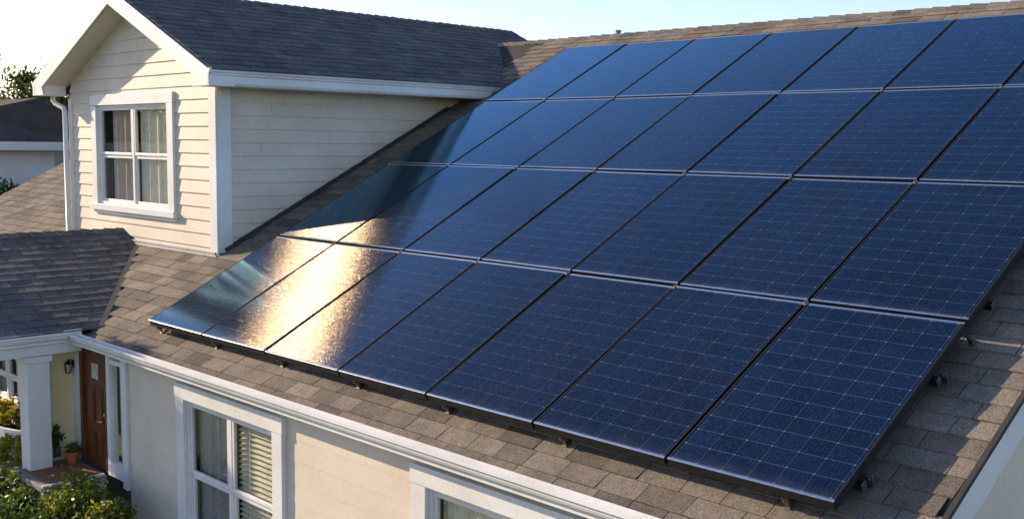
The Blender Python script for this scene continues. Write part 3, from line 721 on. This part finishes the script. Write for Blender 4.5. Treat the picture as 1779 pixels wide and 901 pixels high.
# feet along the lower edge and the right edge
def make_foot():
    b = MB(); b.box(-0.02, 0.02, -0.02, 0.05, HS+0.012, HS+0.018); b.box(-0.015, 0.015, -0.012, 0.004, HS+0.018, -0.074)
    b.box(-0.018, 0.018, -0.020, -0.012, -0.10, -0.074)
    o = b.build("roof_foot", STEEL, None, bevel=0.002)
    h = MB(); h.tube([(0, -0.021, -0.088), (0, -0.03, -0.088)], 0.011, 6); h.build("bolt", STEEL, o)
    h = MB(); h.tube([(0, 0.03, HS+0.018), (0, 0.03, HS+0.030)], 0.009, 6); h.build("bolt", STEEL, o)
    return o
ft = make_foot(); ft.rotation_euler = (TH, 0, 0)
tag(ft, "", "bracket", "metal feet holding the solar array")
for k, x in enumerate((0.10, 1.14, 2.20, 3.24, 4.26, 5.35, 6.90)):
    lab = "metal foot under the lower edge of the %s panel" % ORD[k]
    if k == 0: ft.location = RP(x, 0.05, 0); ft["label"] = lab
    else: inst(ft, RP(x, 0.05, 0), lab)
for k, (s_, w_) in enumerate(((0.34, "lower end of"), (1.25, "upper end of"))):
    o = inst(ft, RP(7.222, s_, 0), "metal foot right of the array near the %s its lowest row" % w_)
o = inst(ft, RP(7.222, 1.62, 0), "metal foot on the right edge of the solar array where the two lowest rows meet")
for k, s_ in enumerate((2.6, 3.3)):
    inst(ft, RP(7.222, s_, 0), "metal foot on the right edge of the solar array beside the %s row" % ("second" if k == 0 else "third"))
# clamps where four panels meet
b = MB(); b.box(-0.016, 0.016, -0.022, 0.022, -0.006, 0.006); cl = b.build("panel_clamp", STEEL, None, bevel=0.002)
h = MB(); h.tube([(0, 0, 0.006), (0, 0, 0.014)], 0.007, 6); h.build("bolt", STEEL, cl)
cl.rotation_euler = (TH, 0, 0); tag(cl, "", "clamp", "clamps between the solar panels")
COLG = ["first and second", "second and third", "third and fourth", "fourth and fifth", "fifth and sixth", "sixth and seventh"]
ROWG = ["two lowest rows meet", "two middle rows meet", "two highest rows meet"]
first = True
for j in range(3):
    for i in range(6):
        lab = "small clamp where the %s, between columns %s" % (ROWG[j], COLG[i].replace(" and ", "/"))
        P = RP((i+1)*PWX, (j+1)*PWY-0.028, 0)
        if first: cl.location = P; cl["label"] = lab; first = False
        else: inst(cl, P, lab)

# ------------------------------------------------------------------ porch things
lan = empty("wall_lantern", (-1.19, WY-0.02, -0.6), "small black wall lantern on the white board beside the wooden front door", "lantern")
b = MB(); lx, ly, lz = -1.20, WY-0.09, -0.58
b.box(lx-0.025, lx+0.025, WY-0.03, WY-0.021, lz-0.03, lz+0.07); b.tube([(lx, WY-0.03, lz+0.05), (lx, ly, lz+0.085), (lx, ly, lz+0.06)], 0.006, 8)
b.build("bracket", BLACKP, lan)
b = MB(); b.lathe((lx, ly, lz), [(0.03, -0.10), (0.038, -0.095), (0.03, -0.09), (0.0, -0.09)], 6); b.lathe((lx, ly, lz), [(0.05, 0.02), (0.052, 0.03), (0.02, 0.06), (0.006, 0.068), (0.0, 0.085)], 6)
for k in range(6):
    a = k*math.pi/3; b.tube([(lx+0.033*math.cos(a), ly+0.033*math.sin(a), lz-0.095), (lx+0.046*math.cos(a), ly+0.046*math.sin(a), lz+0.022)], 0.004, 6)
b.build("cage", BLACKP, lan)
b = MB(); b.lathe((lx, ly, lz), [(0.028, -0.09), (0.04, 0.02)], 6); b.build("glass", FROST, lan)
lan.scale = (0.78, 0.78, 0.78)
b = MB(); b.box(-1.12, -0.50, -0.78, WY-0.10, -1.559, -1.543); tag(b.build("doormat", MATM, None, bevel=0.004), "reddish brown coir doormat lying before the wooden front door", "doormat")

def leaves(b, n, pts, size, mi=0, flat=0.0, asp=2.2):
    """pts() -> random point; leaf = folded quad"""
    for _ in range(n):
        c = pts(); s = size*random.uniform(0.6, 1.3)
        d = Vector((random.gauss(0, 1), random.gauss(0, 1), random.gauss(0, 1)*(1-flat)+flat*0.6)).normalized()
        w = d.cross(Vector((random.gauss(0, 1), random.gauss(0, 1), random.gauss(0, 1)))).normalized()
        t_ = c+d*s; m_ = c+d*s*0.5
        b.mesh([c, m_+w*s/asp/1.0*0.5, t_, m_-w*s/asp*0.5], [(0, 1, 2, 3)], mi)
def clumps(cx, cy, cz, rx, ry, rz, k, cr, hollow=0.55):
    cs = []
    for _ in range(k):
        while True:
            p = Vector((random.uniform(-1, 1), random.uniform(-1, 1), random.uniform(-1, 1)))
            if hollow < p.length < 1: break
        cs.append((Vector((cx+p.x*rx, cy+p.y*ry, cz+p.z*rz)), cr*random.uniform(0.5, 1.3)))
    def pick():
        c, r = random.choice(cs)
        return c+Vector((random.gauss(0, 0.5), random.gauss(0, 0.5), random.gauss(0, 0.4)))*r
    return pick, cs
def bush(name, label, c, r, n, size, leafm, flowers=None, nf=0, fsize=0.03, cat="shrub", group=None, k=26):
    o = empty(name, (c[0], c[1], -1.9), label, cat, group)
    pick, cs = clumps(*c, *r, k, min(r)*0.42)
    b = MB(); leaves(b, n, pick, size); b.build("foliage", leafm, o, fix=False)
    st = MB()
    for q, rr in cs[::2]:
        st.tube([(c[0]+random.uniform(-0.05, 0.05), c[1]+random.uniform(-0.05, 0.05), c[2]-r[2]), (c[0]*0.5+q.x*0.5, c[1]*0.5+q.y*0.5, c[2]-r[2]*0.3), tuple(q)], [0.012, 0.009, 0.004], 5)
    st.build("stem", BARK, o)
    if flowers:
        fb = MB()
        for _ in range(nf):
            q, rr = random.choice(cs); p = q+Vector((random.gauss(0, 0.5)*rr, random.gauss(0, 0.5)*rr, abs(random.gauss(0, 0.6))*rr+rr*0.3))
            for m_ in range(5):
                a = m_*2*math.pi/5+random.random(); e1 = Vector((math.cos(a), math.sin(a), random.uniform(0.1, 0.5)))*fsize; e2 = Vector((-math.sin(a), math.cos(a), 0))*fsize*0.35
                fb.mesh([p, p+e1*0.6+e2, p+e1, p+e1*0.6-e2], [(0, 1, 2, 3)])
        fo_ = fb.build("flower", flowers, o, fix=False); fo_["kind"] = "stuff"
    return o
# terracotta pot with its plant by the door
pot = empty("flower_pot", (-1.02, -0.33, -1.56), "round terracotta pot with a small green plant beside the front door", "flower pot")
b = MB(); b.lathe((-1.02, -0.33, -1.56), [(0.0, 0), (0.05, 0), (0.068, 0.10), (0.078, 0.10), (0.08, 0.13), (0.068, 0.13), (0.065, 0.11), (0.0, 0.11)], 24); b.build("pot", TERRA, pot, smooth=False)
b = MB(); pick, _ = clumps(-1.02, -0.33, -1.415, 0.09, 0.09, 0.05, 8, 0.05, 0.1); leaves(b, 110, pick, 0.045); b.build("plant", LEAF_DK, pot, fix=False)
bush("potted_plant", "dark leafy plant against the siding in the porch corner", (-1.20, -0.42, -1.36), (0.07, 0.05, 0.15), 220, 0.06, LEAF_DK, cat="plant", k=9)
# curved planter under the wing window
pl = empty("planter", (-2.3, -0.62, -1.9), "pale curved planter full of orange and yellow flowers below the wing window", "planter")
b = MB(); n = 24; vs = []; ring = []
for i in range(n+1):
    a = math.pi*i/n; ring.append((-2.25+0.85*math.cos(a), -0.50-0.30*math.sin(a)))
for (px_, py_) in ring: vs += [(px_, py_, -1.9), (px_, py_, -1.27), (-2.25+(px_+2.25)*0.93, -0.5+(py_+0.5)*0.86, -1.27), (-2.25+(px_+2.25)*0.93, -0.5+(py_+0.5)*0.86, -1.36)]
b.mesh(vs, [(4*i+k, 4*i+4+k, 4*i+5+k, 4*i+1+k) for i in range(n) for k in range(3)])
b.build("wall", N_WALL, pl)
b = MB(); b.face([(x*0.95-2.25*0.05, y*0.9-0.05, -1.34) for x, y in ring]); b.build("soil", SOIL, pl)
bush("flower_clump", "orange and yellow flowers growing in the curved planter", (-2.2, -0.60, -1.18), (0.55, 0.16, 0.10), 900, 0.07, LEAF_YG, PETAL_Y, 160, 0.035, cat="flowers")
bush("yellow_shrub", "bushy yellow green shrub left of the white porch column", (-1.56, -0.70, -1.55), (0.33, 0.17, 0.28), 2600, 0.055, LEAF_YG, PETAL_Y, 60, 0.03)
bush("white_flower_shrub", "small pale flowered shrub at the foot of the porch column", (-1.0, -0.98, -1.66), (0.35, 0.13, 0.14), 1200, 0.05, LEAF_MID, PETAL_W, 90, 0.022)
bush("flowering_shrub", "wide dark green shrub with small white flowers before the porch skirt", (0.20, -0.72, -1.62), (0.62, 0.22, 0.22), 7600, 0.05, LEAF_MID, PETAL_W, 70, 0.018, k=40)
bush("foreground_shrub", "dark shrub in the lower left corner below the white flowers", (-0.40, -1.12, -1.83), (0.85, 0.24, 0.24), 4200, 0.055, LEAF_DK, k=40)

# ------------------------------------------------------------------ neighbours and trees
def gable_house(name, label, pts, wallm, vent=None):
    """hip roof house: x0,x1,y0,y1 walls, ground, eave z, ridge z"""
    x0, x1, y0, y1, ze, zr_, hip = pts
    o = empty(name, ((x0+x1)/2, (y0+y1)/2, -1.9), label, "house", "neighbouring houses")
    b = MB(); b.box(x0, x1, y0, y1, -1.9, ze); b.build("wall", wallm, o)
    b = MB(); e = 0.35; X0, X1, Y0, Y1 = x0-e, x1+e, y0-e, y1+e; ym = (Y0+Y1)/2
    vs = [(X0,Y0,ze),(X1,Y0,ze),(X1,Y1,ze),(X0,Y1,ze),(X0+hip,ym,zr_),(X1-hip,ym,zr_)]
    b.mesh(vs, [(0,1,5,4),(1,2,5),(2,3,4,5),(3,0,4),(3,2,1,0)]); rf = b.build("roof", N_ROOF, o)
    b = MB()
    b.box(X0-0.03, X1+0.03, Y0-0.05, Y0-0.004, ze-0.14, ze+0.03); b.box(X1+0.004, X1+0.05, Y0-0.05, Y1+0.05, ze-0.14, ze+0.03)
    b.build("fascia", WHITE, o)
    if vent:
        b = MB(); b.lathe(vent, [(0.11, -0.5), (0.11, 0.42), (0.13, 0.44), (0.13, 0.5), (0, 0.5)], 12); b.build("vent_pipe", WHITE, rf)
    return o
gable_house("neighbour_house", "neighbour's white walled house with a dark brown roof, nearest behind the dormer", (-22.5, -13.0, -6.0, 4.35, 1.62, 3.6, 4.0), N_WALL)
gable_house("neighbour_house", "tan walled neighbour house with a white vent pipe, behind the white one", (-27.0, -18.4, 2.0, 10.5, 1.66, 2.75, 0.6), N_TAN, (-18.9, 5.75, 2.0))
def tree(label, x, y, h, cr, n, leafm=LEAF_TREE, size=0.28, group=None, k=34, zr=0.42, name="tree"):
    o = empty(name, (x, y, -1.9), label, "tree", group)
    b = MB(); top = -1.9+h
    b.tube([(x, y, -1.95), (x+0.1, y, -1.9+h*0.3), (x-0.1, y+0.1, -1.9+h*0.62)], [0.28, 0.2, 0.1], 8)
    pick, cs = clumps(x, y, -1.9+h*(1-zr), cr, cr, h*zr, k, cr*0.34, 0.3)
    for q, rr in cs[::3]: b.tube([(x, y, -1.9+h*random.uniform(0.25, 0.55)), tuple((Vector((x, y, -1.9+h*0.5))+q)/2), tuple(q)], [0.1, 0.06, 0.02], 5)
    b.build("trunk", BARK, o)
    b = MB(); leaves(b, n, pick, size); b.build("crown", leafm, o, fix=False)
    return o
tree("tall airy tree with thin foliage at the left edge, behind the neighbour houses", -31.8, 9.2, 6.6, 2.2, 6000, size=0.26, k=30, group="trees behind the houses")
tree("rounded green tree behind the tan house, right of the airy tree", -29.8, 11.0, 6.0, 2.0, 7000, size=0.24, group="trees behind the houses")
tree("low sunlit yellow green tree behind the neighbour roofs", -30.5, 10.2, 5.6, 2.2, 3800, LEAF_YG, 0.22, group="trees behind the houses", zr=0.3)
tree("dark tree at the far left, standing lower behind the white house", -33.5, 7.0, 5.6, 2.4, 4500, LEAF_DK, 0.24, group="trees behind the houses")
bush("dark_shrub", "dark shrub beside the white neighbour wall, beyond the tan roof", (-11.9, 3.2, 0.3), (0.5, 0.5, 0.7), 1500, 0.14, LEAF_DK)
o_ = tree("unseen leafy tree left of the porch, added to shade the front wall", -4.2, -1.75, 3.4, 0.5, 9000, LEAF_DK, 0.085, k=90, zr=0.22)  # out of view, added so its crown shades the left front wall
# trees across the lawn, which the windows mirror
for (x, y, h, r, lb) in ((-34, -22, 8.5, 3.6, "broad tree across the lawn, nearest the street side"), (-27, -26, 7.5, 3.2, "round tree across the lawn before the porch"), (-46, -20, 9, 4.2, "large tree far across the lawn beyond the porch"), (-22, -33, 8, 3.6, "tree across the lawn facing the front windows")):
    tree(lb, x, y, h, r, 3000, size=0.4, group="trees across the lawn")
